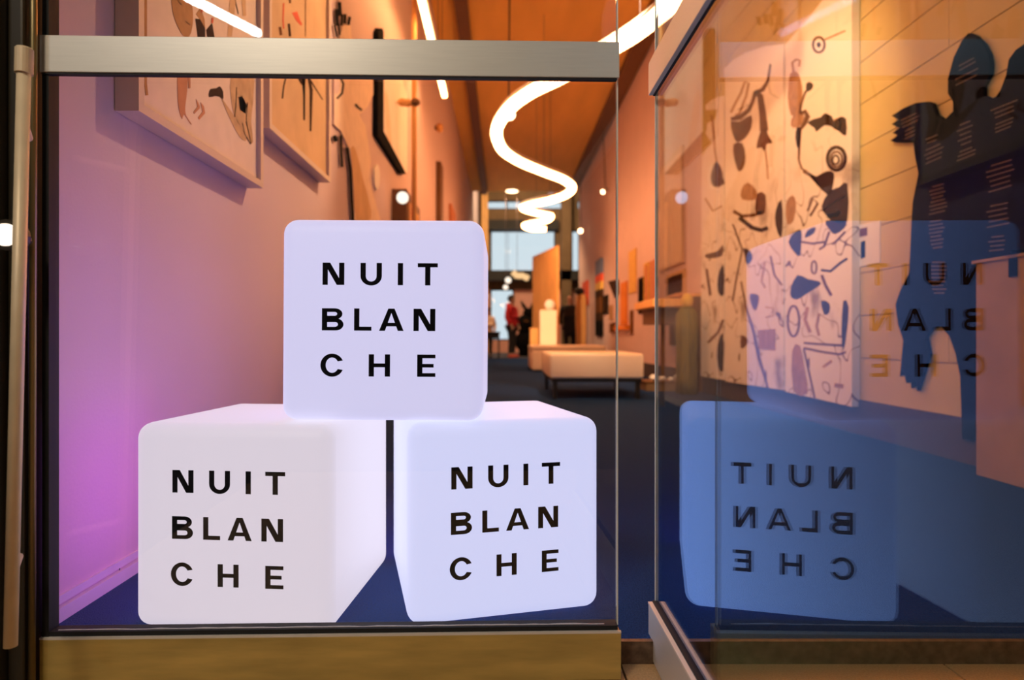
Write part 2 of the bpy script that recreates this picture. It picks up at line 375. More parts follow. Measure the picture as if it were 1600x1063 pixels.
solo(MB().box(-7.2, -9.2, 6.4, XR + .2, 1.2, 6.6), 'ceiling', M['lobby'], (-2, -4, 6.4), 'dark lobby ceiling', None, kind='structure')

# ------------------------------------------------------------------ glass doors
PL, PR = Vector((-.797, 1.085, 0)), Vector((.206, 1.110, 0))
DU = (PR - PL).normalized(); DN = Vector((DU.y, -DU.x, 0))              # DN points to the camera side
ang = math.atan2(DU.y, DU.x); LW = (PR - PL).length
d1 = thing('door_1', PL, 'closed glass door leaf with pale metal rails', None, kind='structure', rz=ang)
def L(mb, name, m, **kw): return mb.build(name, m, d1, local=True, **kw)
MB_ = MB().box(.012, .006, .055, LW - .0025, .015, 2.74)
L(MB_, 'pane', M['glass'])
L(MB().box(LW - .0025, .006, .055, LW, .015, 2.74), 'pane_edge', M['glass_edge'])
L(MB().box(.0, -.006, 1.0245, LW, .0058, 1.0880), 'middle_rail', M['alu'], bevel=.0012)
L(MB().box(.002, -.004, 1.0215, LW - .004, .0058, 1.0245), 'rail_gasket', M['gasket'])
L(MB().box(.0, -.006, GZ + .004, LW + .003, .034, .046), 'bottom_rail', M['alu_floor_tint'], bevel=.0012)
L(MB().box(.0, -.0062, .046, LW + .003, -.001, .0495), 'rail_lip', M['alu_edge'])
L(MB().box(.0, -.001, .046, LW - .002, .024, .0575), 'bottom_gasket', M['gasket'])
random.seed(3)
sl = [(i * LW / 40, .0575 + random.uniform(.0006, .0022)) for i in range(1, 40)]
mb = MB(); mb.prism([(sl[0][0], .0045, .0570)] + [(x, .0045, z) for x, z in sl] + [(sl[-1][0], .0045, .0570)], (0, .0015, 0)); L(mb, 'glint_line', M['glint'])  # pale line put in for the glint along the pane's bottom
L(MB().box(.002, -.002, .046, .0135, .024, 2.74), 'side_gasket', M['gasket'])

DX = .280
d2 = thing('door_2', (DX, 1.205, 0), 'glass door leaf standing open at a right angle, mirroring the cubes', None, kind='structure')
def D(mb, name, m, **kw): return mb.build(name, m, d2, **kw)
D(MB().box(DX + .0135, .16, .06, DX + .0165, 1.2020, 2.74), 'pane', M['blue_mirror'])
D(MB().box(DX + .0125, 1.2020, .06, DX + .0185, 1.2045, 2.74), 'pane_edge', M['glass_edge'])
D(MB().box(DX, .16, 1.031, DX + .0128, 1.203, 1.093), 'middle_rail', M['alu'], bevel=.001)
D(MB().box(DX + .008, .16, 1.0295, DX + .0125, 1.201, 1.031), 'rail_gasket', M['gasket'])
D(MB().box(DX, .16, GZ + .004, DX + .030, 1.203, .056), 'bottom_rail', M['alu'], bevel=.0008)
D(MB().box(DX - .0005, .16, .056, DX + .0075, 1.204, .0600), 'rail_lip', M['alu_edge'])
D(MB().box(DX + .0225, .16, .056, DX + .0310, 1.204, .0600), 'rail_lip', M['alu_edge'])
D(MB().box(DX + .0075, .16, .056, DX + .0225, 1.205, .0620), 'bottom_gasket', M['gasket'], bevel=.001)

d3 = thing('door_3', (-.84, 1.04, 0), 'dark bronze door edge with a long pull bar at far left', None, kind='structure')
def E(mb, name, m, **kw): return mb.build(name, m, d3, **kw)
E(MB().box(-1.0, 1.03, GZ + .004, -.830, 1.09, 2.74), 'stile', M['stile'], bevel=.003)
E(MB().box(-.829, 1.050, GZ + .004, -.803, 1.10, 2.74), 'stile', M['stile'], bevel=.004)
E(MB().tube([(-.797, 1.062, GZ + .004), (-.7935, 1.062, 1.1), (-.797, 1.062, 2.74)], .0055, 10), 'edge_bead', M['brass'], smooth=True)
hp = [Vector((-.745, .95, .099)), Vector((-.7245, .95, .985))]
hd = E(MB().tube(hp, .0092, 20), 'pull_handle', M['handle'], smooth=False)
for p in hd.data.polygons: p.use_smooth = len(p.vertices) == 4
dv = (hp[1] - hp[0]).normalized()
cp = MB().tube([hp[1] - dv * .018, hp[1] + dv * .0185, hp[1] + dv * .0205], [.0120, .0120, .0105], 20).build('handle_cap', M['handle'], hd)
for t in (.12, .9):
    q = hp[0].lerp(hp[1], t); MB().tube([q, q + Vector((-.055, .085, 0))], .006, 10).build('standoff', M['handle'], hd)

# glowing ball put in for a reflected blob of light, far left edge
lb = thing('reflected_blob', (-.800, 1.03, .72), 'small glowing ball standing for a reflected light beside the long pull bar', 'lamp')
MB().ball((-.779, .985, .728), .018, (1.15, 1, 1)).build('globe', M['globe'], lb, smooth=True)  # ball standing in for the reflected blob of light
MB().tube([(-.792, 1.045, .728), (-.781, 1.006, .728), (-.780, 1.004, .728), (-.7785, .983, .728)], [.008, .010, .024, .0245], 16).build('base', M['stile'], lb)  # cup added to keep the ball's mirror image out of the pane

# ------------------------------------------------------------------ glowing cubes
def rect(x0, y0, x1, y1): return [(x0, y0), (x1, y0), (x1, y1), (x0, y1)]
def arc(cx, cy, rx, ry, a0, a1, n=14): return [(cx + rx * math.cos(R(a0 + (a1 - a0) * i / n)), cy + ry * math.sin(R(a0 + (a1 - a0) * i / n))) for i in range(n + 1)]
def strip(o, i): return [[o[k], o[k + 1], i[k + 1], i[k]] for k in range(len(o) - 1)]
S, T_ = .235, .18
def glyph(c):
    if c == 'N': w = .98; return w, [rect(0, 0, S, 1), rect(w - S, 0, w, 1), [(.06, 1), (.34, 1), (w - .06, 0), (w - .34, 0)]]
    if c == 'U':
        w = .96; o = [(0, 1)] + arc(w / 2, .41, w / 2, .43, 180, 360) + [(w, 1)]; i = [(S, 1)] + arc(w / 2, .41, w / 2 - S, .25, 180, 360) + [(w - S, 1)]
        return w, strip(o, i)
    if c == 'I': return S, [rect(0, 0, S, 1)]
    if c == 'T': w = .90; return w, [rect(0, 1 - T_, w, 1), rect(w / 2 - S / 2, 0, w / 2 + S / 2, 1 - T_)]
    if c == 'L': w = .78; return w, [rect(0, 0, S, 1), rect(S, 0, w, T_)]
    if c == 'H': w = .96; return w, [rect(0, 0, S, 1), rect(w - S, 0, w, 1), rect(S, .42, w - S, .59)]
    if c == 'E': w = .82; return w, [rect(0, 0, S, 1), rect(S, 0, w, .165), rect(S, .42, w * .90, .58), rect(S, .835, w, 1)]
    if c == 'A': w = 1.10; return w, [[(0, 0), (.26, 0), (.62, 1), (.41, 1)], [(w, 0), (w - .41, 1), (w - .62, 1), (w - .26, 0)], rect(.25, .2, w - .25, .36)]
    if c == 'B':
        w = .97
        lo = strip([(S, 0), (.62, 0)] + arc(.62, .275, .35, .275, -90, 90) + [(S, .55)], [(S, .165), (.60, .165)] + arc(.60, .275, .12, .105, -90, 90) + [(S, .38)])
        up = strip([(S, .50), (.58, .50)] + arc(.58, .75, .34, .25, -90, 90) + [(S, 1)], [(S, .665), (.58, .665)] + arc(.58, .75, .105, .085, -90, 90) + [(S, .835)])
        return w, [rect(0, 0, S, 1)] + lo + up
    if c == 'C': w = 1.05; return w, strip(arc(w / 2, .5, w / 2, .52, 24, 336, 30), arc(w / 2, .5, w / 2 - S, .345, 30, 330, 30))
CAP = .0435
ROWS = [('NUIT', (-.1153, -.041, .032, .071), .0680), ('BLAN', (-.1160, -.053, -.004, .0633), -.0213), ('CHE', (-.1184, -.0239, .071), -.1110)]
glyph_mesh = {}
def cube(loc, rz, m, label, ry=0):
    t = thing('light_cube', loc, label, 'cube', 'glowing lettered cubes', rz=rz, ry=ry)
    MB().box(-.2, -.2, 0, .2, .2, .4).build('shell', m, t, local=True, bevel=.030, seg=7, smooth=True)
    for word, xs, z in ROWS:
        for ch, x in zip(word, xs):
            if ch not in glyph_mesh:
                w, ps = glyph(ch); mb = MB()
                for p in ps: mb.prism([(a * CAP, 0, b * CAP) for a, b in p], (0, -.0008, 0))
                o = mb.build('letter', M['ink'], t, local=True); glyph_mesh[ch] = o.data
            else:
                o = bpy.data.objects.new('letter', glyph_mesh[ch]); COL.objects.link(o); o.parent = t
            o.location = (x, -.1997, .2 + z)
    return t
cube((-.5036, 1.399, 0), R(-5.2), M['cube_l'], 'glowing white cube with black lettering at the lower left, beside the purple wall')
cube((-.037, 1.4545, 0), R(14), M['cube_r'], 'glowing white cube with black lettering at the lower right, turned towards the open glass door')
cube((-.2385, 1.428, .4015), 0, M['cube_t'], 'glowing white cube with black lettering stacked on top of the other two', ry=R(.35))

# ------------------------------------------------------------------ lights in the gallery
ZT = 2.72
def tz(x, y): Y = (ZT - H) * F / (VY - y); return ((x - VX) / F * Y, Y, ZT)
sp = [(1.40, 3.62, ZT), (1.29, 3.76, ZT)] + [tz(*p) for p in ((1056, 3), (1000, 47), (962, 71), (905, 104), (868, 124), (830, 143), (795, 170), (776, 203), (784, 232), (810, 251), (850, 268), (880, 280), (894, 293), (884, 304), (860, 312), (830, 319), (817, 325), (838, 332), (860, 337), (853, 344), (828, 349), (820, 353), (832, 357), (853, 357))]
st = thing('serpentine_light', (sp[10][0], sp[10][1], ZT), 'long glowing tube winding in loops under the ceiling', 'lamp')
MB().tube(catmull(sp, 6), .060, 10).build('glow_tube', M['tube'], st, smooth=True)
MB().tube([p + Vector((0, 0, .034)) for p in catmull(sp, 6)], .056, 8).build('channel', M['white'], st, smooth=True)
for i in (1, 3, 8, 12, 16, 19):
    p = Vector(sp[i]); MB().tube([p + Vector((0, 0, .08)), (p.x, p.y, CZ - .01)], .003, 6).build('suspension_wire', M['cable'], st)
def washer(y0, y1, label):
    t = thing('wall_washer', (-.62, (y0 + y1) / 2, 3.17), label, 'lamp', 'strip lamps along the left wall')
    MB().box(-.655, y0, 3.17, -.585, y1, 3.23).build('housing', M['white'], t, bevel=.004)
    MB().box(-.645, y0 + .03, 3.135, -.595, y1 - .03, 3.17).build('diffuser', M['strip'], t, bevel=.01)
    for y in (y0 + .3, y1 - .3): MB().tube([(-.62, y, 3.23), (-.62, y, CZ)], .003, 6).build('suspension_wire', M['cable'], t)
washer(3.0, 5.55, 'bright strip lamp above the left wall, its end just over the door rail')
washer(5.75, 6.75, 'short bright strip lamp above the left wall, seen just under the door rail')
def downlight(x, y, Z, r, m, label):
    Y = (Z - H) * F / (VY - y); X = (x - VX) / F * Y
    t = thing('ceiling_downlight', (X, Y, Z), label, 'lamp')
    MB().tube([(X, Y, Z - .03), (X, Y, Z)], [r * 1.12, r * 1.15], 20).build('rim', M['white'], t)
    MB().tube([(X, Y, Z - .045), (X, Y, Z - .03)], [r, r], 20).build('lens', m, t)
downlight(800, 297, CZ, .17, M['lamp'], 'round white ceiling light left of the winding tube, above the far windows')
downlight(864, 301, CZ, .12, M['dim'], 'dim round ceiling light beside the last big bend of the winding tube')
def spot(p, d, r, label):
    p = Vector(p); d = Vector(d).normalized()
    t = thing('spotlight', p, label, 'lamp')
    MB().tube([p - d * .14, p - d * .02, p], [r * .7, r, r], 14).build('body', M['white'], t)
    MB().tube([p, p + d * .01], [r * .9, r * .85], 14).build('lens', M['lamp'], t)
    MB().tube([p - d * .1, (p.x, p.y, CZ)], .008, 8).build('stem', M['metal'], t)
spot(px_Y(797, 180, 6.6), (.2, -1, -.8), .06, 'small white spotlight beside the first bend of the winding tube')
spot(px_Y(907, 361, 15.5), (-.2, -1, -.4), .065, 'small white spotlight near the far end of the right wall')
spot(px_Y(942, 300, 12.3), (-.6, -.6, -.6), .05, 'tiny spotlight high on the right wall')
# distant light tube of the lobby, behind the camera: it is seen mirrored in the glass
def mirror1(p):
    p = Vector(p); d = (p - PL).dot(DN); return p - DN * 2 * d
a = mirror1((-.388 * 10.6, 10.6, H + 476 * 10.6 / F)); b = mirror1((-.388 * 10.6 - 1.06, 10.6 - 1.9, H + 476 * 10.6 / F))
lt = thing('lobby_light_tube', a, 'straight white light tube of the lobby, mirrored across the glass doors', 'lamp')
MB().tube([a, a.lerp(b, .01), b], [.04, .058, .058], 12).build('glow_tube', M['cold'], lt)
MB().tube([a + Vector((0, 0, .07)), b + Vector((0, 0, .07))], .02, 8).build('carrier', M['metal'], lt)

# ------------------------------------------------------------------ art on the left wall
def framed(y0, y1, z0, z1, depth, label, w=.022):
    t = thing('framed_picture', (XL, (y0 + y1) / 2, z0), label, 'picture')
    x1 = XL + depth; m = MB()
    for a, b, c, d in ((y0, y0 + w, z0, z1), (y1 - w, y1, z0, z1), (y0 + w, y1 - w, z0, z0 + w), (y0 + w, y1 - w, z1 - w, z1)):
        m.box(XL + .002, a, c, x1, b, d)
    m.build('frame', M['frame'], t)
    return t, x1
t, x1 = framed(1.437, 2.186, 1.087, 2.15, .057, 'deep pale wooden frame with ochre plant and figure drawings, nearest on left wall')
xa = x1 - .014
MB().box(XL + .02, 1.459, 1.109, xa, 2.164, 2.128).build('paper', M['paper'], t)
def mk(pts, m, sm=2): return mark(pts, xa, .0012, M[m], t, smooth=sm)
def sk(pts, w, m): return stroke(pts, w, xa, .0012, M[m], t)
sk([(227, -40), (227, 60), (227, 130), (229, 149)], 4, 'ochre')
mk([(268, -30), (268, 8), (272, 28), (279, 45), (287, 57), (295, 57), (300, 42), (301, 20), (298, -2), (293, -30)], 'ochre')
mk([(305, 29), (312, 30), (320, 45), (320, 60), (309, 60)], 'umber', 0)
mk([(313, 12), (319, 30), (320, 44), (312, 30), (306, 22)], 'ochre', 0); mk([(322, 47), (331, 36), (335, 60), (324, 60)], 'umber', 0)
sk([(314, 20), (316, 12)], 3, 'red'); sk([(331, 36), (332, 28)], 3, 'red')
sk([(275, -2), (283, 8)], 1.2, 'paper'); sk([(289, 33), (297, 40)], 1.2, 'paper')
mk([(278, 110), (291, 110), (292, 140), (289, 165), (290, 180), (299, 194), (296, 192), (287, 178), (284, 186), (279, 170), (277, 145)], 'sienna')
mk([(293, 110), (297, 110), (297, 138), (294, 138)], 'sienna', 0)
mk([(306, 155), (311, 164), (312, 169), (303, 178), (302, 175), (308, 167)], 'sienna', 0); mk([(313, 160), (318, 166), (320, 177), (311, 187), (309, 184), (316, 175)], 'sienna', 0)
mk([(327, 152), (326, 146), (329, 139), (338, 138), (343, 135), (348, 143), (348, 156), (344, 152), (336, 150)], 'umber')
mk([(345, 152), (352, 162), (365, 180), (372, 192), (384, 214), (383, 220), (374, 214), (362, 192), (352, 170)], 'ochre2')
mk([(361, 112), (394, 112), (396, 145), (394, 170), (392, 190), (395, 222), (388, 222), (380, 205), (370, 190), (362, 165)], 'ochre2')
mk([(372, 152), (378, 150), (385, 164), (383, 178), (374, 172)], 'orange', 0)
sk([(369, 136), (368, 165), (366, 183)], 1.5, 'umber'); sk([(386, 160), (384, 190), (392, 224)], 1.6, 'umber'); sk([(378, 192), (382, 210), (391, 225)], 1.2, 'umber')
mk([(361, -30), (372, -30), (366, 20), (362, 57), (355, 57), (358, 10)], 'kraft', 0); sk([(366, -5), (372, 22)], 1.2, 'umber'); mk([(375, -30), (383, -30), (384, 25), (379, 25)], 'kraft', 0)

t, x1 = framed(2.245, 3.04, 1.318, 2.55, .057, 'second deep wooden frame on left wall, orange sheet with black strokes and red marks')
xa = x1 - .014
MB().box(XL + .02, 2.267, 1.340, xa, 3.018, 2.528).build('paper', M['kraft'], t)
sk([(447, 118), (443, 135), (441, 154)], 2, 'umber'); sk([(474, 118), (475, 150), (475, 188)], [6, 3, 2.5], 'black'); sk([(481, 118), (486, 140), (485, 205)], [3, 5, 2.5], 'umber')
sk([(480, 118), (490, 134), (504, 156)], [3, 2, 1], 'umber'); mk([(465, 118), (478, 118), (474, 134), (468, 128)], 'umber')
mk([(456, 20), (464, 18), (468, 30), (472, 38), (470, 40), (463, 33)], 'red', 0); sk([(443, 5), (442, 30), (443, 45)], 2, 'red'); sk([(451, 37), (453, 57)], 3.5, 'umber'); sk([(437, 42), (439, 55)], 4, 'brown')
sk([(477, -10), (477, 57)], 1.2, 'brown'); sk([(452, -10), (453, 5)], 3, 'brown')

# painted cut-out figure with a raised hand
X3 = XL + .012
t = thing('cutout_figure', (XL, 3.6, .9), 'ochre painted cut-out figure with raised hand and black outlines on left wall', 'artwork')
body = [(519, 100), (528, 60), (532, 40), (545, 38), (546, 56), (560, 90), (580, 108), (581, 148), (572, 166), (559, 180), (568, 196), (573, 225), (577, 250), (574, 279), (583, 313), (592, 342), (600, 400), (560, 420), (551, 345), (548, 270), (543, 233), (530, 205), (519, 195)]
mb = MB(); mb.prism([px_X(x, y, XL + .001) for x, y in body], (.011, 0, 0)); mb.build('board', M['paper'], t)
for p, w in (([(529, 115), (536, 131), (534, 146), (526, 154)], 2.2), ([(555, 163), (559, 168), (565, 172)], 2.6), ([(522, 212), (525, 221)], 4.5), ([(532, 211), (533, 240), (534, 261)], 3.2), ([(542, 231), (547, 268), (549, 310), (551, 345)], 3.6),
             ([(530, 3), (531, 25)], 4.5), ([(525, 14), (527, 40)], 4), ([(539, 22), (538, 37)], 3.5), ([(546, 26), (544, 39)], 3.5), ([(534, 22), (533, 40)], 3), ([(522, 38), (526, 58)], 2.2), ([(528, 36), (530, 55)], 2.2)):
    stroke(p, w, X3, .004, M['black'], t, 'black_line')
mark([(548, 232), (556, 235), (566, 275), (580, 330), (575, 345), (556, 345), (552, 290)], X3, .0012, M['kraft'], t, smooth=2)
mark([(522, 125), (530, 125), (531, 140), (524, 148)], X3, .001, M['wall'], t, smooth=2)
# white polygon with a thick black edge
t = thing('polygon_picture', (XL, 4.8, 1.9), 'white angular picture with a thick black border on left wall', 'picture')
mb = MB(); mb.prism([px_X(x, y, XL + .001) for x, y in [(590, 50), (612, 80), (633, 150), (633, 270), (627, 270), (590, 207)]], (.02, 0, 0)); mb.build('board', M['sheet'], t)
mb = MB(); mb.prism([px_X(x, y, XL + .001) for x, y in [(583, 50), (586, 44), (590, 44), (592, 50), (592, 205), (629, 272), (621, 272), (582, 212)]], (.035, 0, 0)); mb.build('border', M['black'], t)
mark([(600, 150), (606, 150), (612, 235), (606, 225)], XL + .021, .001, M['paper'], t, smooth=2)
# small things further along the left wall
ov = [px_X(586 + 4.5 * math.cos(R(a)), 277 + 20 * math.sin(R(a)), XL + .001) for a in range(0, 360, 20)]  # white oval laid on the wall in place of a reflected highlight
solo(MB().prism(ov, (.015, 0, 0)), 'oval_highlight', M['white'], ov[0], 'small white oval standing for a light highlight under the black bordered picture', 'highlight')
t = thing('wall_box', px_X(624, 345, XL), 'brown wooden wall box with a small bright lamp, above the top cube', 'box')
mb = MB(); p0 = px_X(612, 295, XL); p1 = px_X(636, 400, XL); mb.box(XL, p0[1], 1.05, XL + .12, p1[1], p0[2]); mb.build('case', M['wood_dark'], t, bevel=.006)
MB().box(XL + .12, p0[1] + .12, 1.10, XL + .126, p1[1] - .12, p0[2] - .08).build('door', M['wood'], t)
q = px_X(629, 309, XL + .15); MB().ball(q, .045).build('bulb', M['globe'], t, smooth=True)
t = thing('wooden_pole', (-.732, 5.2, 0), 'slim upright orange wooden pole with knobs standing against left wall', 'pole')
MB().tube([(-.732, 5.2, 0), (-.732, 5.2, 2.9), (-.732, 5.2, 4.0)], [.022, .022, .018], 12).build('shaft', M['wood'], t, smooth=True)
for x, y in ((649, 160), (629, 160), (637, 161)): MB().ball(px_Y(x, y, 5.185), .04, (1, 1, .8)).build('knob', M['wood'] if x != 649 else M['wood_dark'], t, smooth=True)
q = Vector(px_X(687, 200, XL + .06)); t = thing('round_peg', (XL, q.y, q.z), 'small brown wooden knob on the bright part of left wall', 'knob')
MB().ball(q, .06, (.8, 1.3, 1)).build('head', M['wood'], t, smooth=True); MB().tube([q, (XL, q.y, q.z)], .03, 10).build('stem', M['wood_dark'], t)
p0, p1 = px_X(681, 252, XL), px_X(685, 400, XL)
solo(MB().box(XL + .002, p0[1], p1[2] * 0 + 1.0, XL + .07, p1[1], p0[2]), 'narrow_board', M['wood_dark'], (XL, p0[1], 1.0), 'narrow dark upright board on the bright part of left wall', 'board')
p0, p1 = px_X(701, 318, XL), px_X(708, 400, XL)
solo(MB().box(XL + .002, p0[1], 1.2, XL + .05, p1[1], p0[2]), 'narrow_canvas', M['sienna'], (XL, p0[1], 1.2), 'narrow pinkish canvas near the far end of left wall', 'picture')
q = px_X(187, 898, XL + .004)
solo(MB().tube([q, (q[0], q[1], q[2] + .03)], .0012, 6), 'cable_end', M['cable'], q, 'short dark cable end rising from left skirting', 'cable')

# ------------------------------------------------------------------ right wall: three tall painted panels
XP = XR - .05
def panel(outline, label):
    t = thing('painted_panel', (XR, px_X(outline[0][0], 500, XP)[1], .15), label, 'artwork', 'tall painted panels leaning on right wall')
    mb = MB(); mb.prism([px_X(x, y, XP) for x, y in outline], (.046, 0, 0)); mb.build('board', M['drawn'], t); return t
def pm(pts, m, sm=2): return mark(pts, XP, -.0015, M[m], t, smooth=sm)
def ps(pts, w, m): return stroke(pts, [k * 1.35 for k in w] if isinstance(w, list) else w * 1.35, XP, -.0015, M[m], t)
def ring(cx, cy, rx, ry, w, m, a0=0, a1=360):
    ps([(cx + rx * math.cos(R(a)), cy + ry * math.sin(R(a))) for a in range(a0, a1 + 1, 20)], w, m)
t = panel([(1227, 612), (1227, 70), (1270, 20), (1331, -60), (1331, 636)], 'nearest tall white panel with target ring, curling dark creature and coil')
ring(1279.5, 70, 9, 12, 2.8, 'brown'); pm([(1279.5 + 3.5 * math.cos(R(a)), 70 + 4.5 * math.sin(R(a))) for a in range(0, 360, 45)], 'umber', 1); ps([(1289, 62), (1305, 55), (1321, 48)], 1.8, 'brown2')
ps([(1240, 112), (1238, 98), (1244, 93), (1250, 94), (1249, 104)], 2.6, 'brown2')
pm([(1235, 115), (1246, 113), (1252, 128), (1254, 145), (1252, 165), (1247, 178), (1236, 180), (1231, 150)], 'brown2')
ps([(1249, 178), (1253, 160), (1258, 145), (1264, 137)], 2.4, 'brown'); pm([(1260, 131), (1266, 128), (1271, 133), (1268, 140), (1261, 143)], 'umber')
ps([(1251, 178), (1258, 174), (1262, 182), (1258, 192), (1250, 203), (1249, 225), (1248, 250), (1253, 264), (1262, 268)], [5, 5, 6, 5, 4, 3, 2, 2, 1.5], 'brown')
pm([(1245, 200), (1250, 200), (1250, 225), (1246, 231), (1243, 215)], 'umber'); pm([(1240, 180), (1256, 178), (1254, 192), (1244, 200), (1236, 196)], 'brown2')
pm([(1262, 192), (1272, 186), (1283, 183), (1289, 177), (1300, 182), (1303, 190), (1312, 183), (1322, 186), (1322, 212), (1312, 206), (1300, 198), (1288, 196), (1276, 206), (1273, 200)], 'umber')
ring(1308, 194, 6, 8, 2, 'brown2')
ring(1307, 248, 14, 18, 4, 'umber'); ring(1307, 249, 9, 12, 2, 'brown'); ring(1306, 250, 5, 7, 2, 'umber')
pm([(1262, 268), (1275, 276), (1290, 268), (1303, 270), (1302, 288), (1297, 305), (1288, 300), (1278, 290)], 'umber'); ps([(1255, 268), (1266, 274), (1280, 290)], 2.5, 'brown')
pm([(1296, 300), (1312, 292), (1324, 287), (1324, 346), (1300, 345), (1290, 335), (1284, 322)], 'umber'); ps([(1284, 330), (1305, 316), (1322, 306)], 1.5, 'brown2'); ps([(1290, 338), (1308, 336), (1312, 330)], 5, 'sheet')
pm([(1228, 320), (1238, 305), (1244, 318), (1240, 345), (1230, 350)], 'brown2'); ps([(1262, 330), (1270, 310), (1278, 318), (1266, 338)], 2.5, 'brown')
pm([(1232, 378), (1243, 362), (1252, 360), (1252, 380), (1250, 400), (1242, 395)], 'umber'); ps([(1252, 378), (1270, 381), (1288, 378)], 2.4, 'brown'); pm([(1262, 360), (1274, 355), (1272, 364), (1258, 372)], 'umber')
pm([(1290, 345), (1322, 345), (1318, 358), (1304, 366), (1296, 358)], 'umber'); ps([(1296, 362), (1288, 385), (1280, 390)], 2.5, 'brown'); ps([(1321, 362), (1306, 378), (1300, 382)], 2.5, 'brown')
ring(1272, 418, 4, 10, 2, 'brown'); ps([(1283, 422), (1298, 424), (1312, 412), (1324, 404)], 2.8, 'umber')
pm([(1236, 450), (1246, 430), (1262, 436), (1280, 440), (1281, 446), (1262, 458), (1246, 468), (1236, 464)], 'umber'); ps([(1284, 430), (1290, 446), (1299, 462)], 3.4, 'brown')
ring(1240, 502, 9, 24, 2.6, 'brown'); pm([(1283, 470), (1296, 474), (1296, 488), (1288, 492)], 'umber'); ps([(1262, 480), (1258, 500), (1266, 520)], 4, 'brown2'); ps([(1280, 490), (1276, 510), (1280, 525)], 3, 'brown2')
pm([(1318, 470), (1326, 480), (1323, 520), (1318, 548), (1315, 520)], 'umber'); ps([(1256, 536), (1280, 538), (1318, 540)], 2.6, 'brown'); ps([(1256, 544), (1284, 550), (1312, 554), (1322, 550)], 2.6, 'brown')
ps([(1256, 545), (1266, 590), (1273, 622)], 2.2, 'brown'); pm([(1238, 548), (1250, 540), (1258, 580), (1262, 615), (1240, 612)], 'brown2'); ps([(1286, 574), (1300, 564)], 3, 'brown2'); ps([(1304, 602), (1318, 604)], 5, 'brown2')
t = panel([(1133, 596), (1133, 130), (1131, 108), (1145, 94), (1165, 82), (1195, 72), (1224, 69), (1224, 610)], 'middle tall white panel with rounded top and brown swirling bird forms')
ps([(1142, 176), (1150, 160), (1158, 145), (1164, 128), (1170, 130), (1166, 150), (1156, 176), (1147, 184)], 2.6, 'brown2')
ps([(1142, 186), (1156, 184), (1170, 172), (1176, 160), (1180, 145), (1192, 140), (1200, 126), (1204, 100)], [4, 6, 5, 4, 5, 5, 3, 2], 'brown')
pm([(1142, 190), (1156, 190), (1174, 180), (1174, 200), (1164, 216), (1152, 222), (1145, 210)], 'brown')
ps([(1180, 142), (1188, 150), (1192, 180), (1194, 205)], [5, 7, 8, 10], 'brown'); pm([(1186, 212), (1194, 200), (1202, 214), (1207, 224), (1198, 225), (1196, 238), (1190, 230), (1182, 232)], 'brown')
ps([(1196, 236), (1199, 260), (1200, 280)], 1.8, 'brown2'); pm([(1146, 226), (1160, 224), (1165, 245), (1162, 262), (1154, 268), (1148, 250)], 'brown')
pm([(1158, 298), (1168, 285), (1182, 298), (1180, 312), (1160, 312)], 'brown2'); pm([(1184, 302), (1196, 304), (1196, 332), (1184, 336), (1180, 326)], 'brown')
ps([(1146, 330), (1160, 338), (1180, 336), (1192, 330)], 4, 'brown'); ps([(1155, 340), (1175, 356), (1190, 360), (1200, 356)], 5, 'umber'); pm([(1212, 330), (1221, 312), (1223, 350), (1220, 372), (1212, 352)], 'umber')
ps([(1145, 350), (1160, 390), (1150, 440), (1145, 470)], 2, 'brown'); pm([(1162, 388), (1172, 392), (1176, 404), (1168, 414), (1164, 402)], 'umber'); ps([(1195, 410), (1190, 440), (1196, 450)], 2, 'brown2')
ps([(1158, 440), (1166, 480), (1178, 520), (1186, 560), (1200, 606)], [2, 2, 3, 4, 2], 'brown'); pm([(1172, 460), (1186, 462), (1184, 478), (1180, 486), (1174, 476)], 'brown'); ps([(1204, 400), (1210, 430), (1222, 446)], 2.2, 'brown')
pm([(1184, 516), (1212, 514), (1212, 548), (1186, 546)], 'brown2', 0); ps([(1196, 480), (1208, 482), (1208, 494), (1196, 496)], 1.6, 'brown2'); pm([(1158, 524), (1168, 530), (1166, 540), (1158, 545)], 'brown')
t = panel([(1095, 588), (1096, 300), (1097, 244), (1104, 232), (1112, 224), (1103, 209), (1105, 193), (1118, 186), (1122, 170), (1103, 172), (1102, 165), (1112, 156), (1124, 151), (1131, 150), (1131, 594)], 'farthest tall white panel, cut into a horned outline with brown spots')
ps([(1112, 180), (1116, 215), (1117, 235), (1122, 265)], 2, 'brown2'); pm([(1112, 268), (1120, 252), (1129, 270), (1128, 290), (1116, 292), (1111, 282)], 'brown')
ps([(1129, 280), (1131, 288)], 3, 'brown'); ps([(1102, 310), (1114, 330), (1128, 322)], 2, 'brown2'); pm([(1102, 398), (1120, 393), (1130, 384), (1128, 400), (1106, 404)], 'brown')
pm([(1124, 424), (1131, 416), (1131, 460), (1124, 460), (1121, 445)], 'umber'); ps([(1104, 420), (1110, 462)], 3, 'brown'); ps([(1130, 500), (1122, 520), (1106, 536)], 3, 'brown'); pm([(1121, 540), (1130, 520), (1130, 580), (1122, 572)], 'umber')

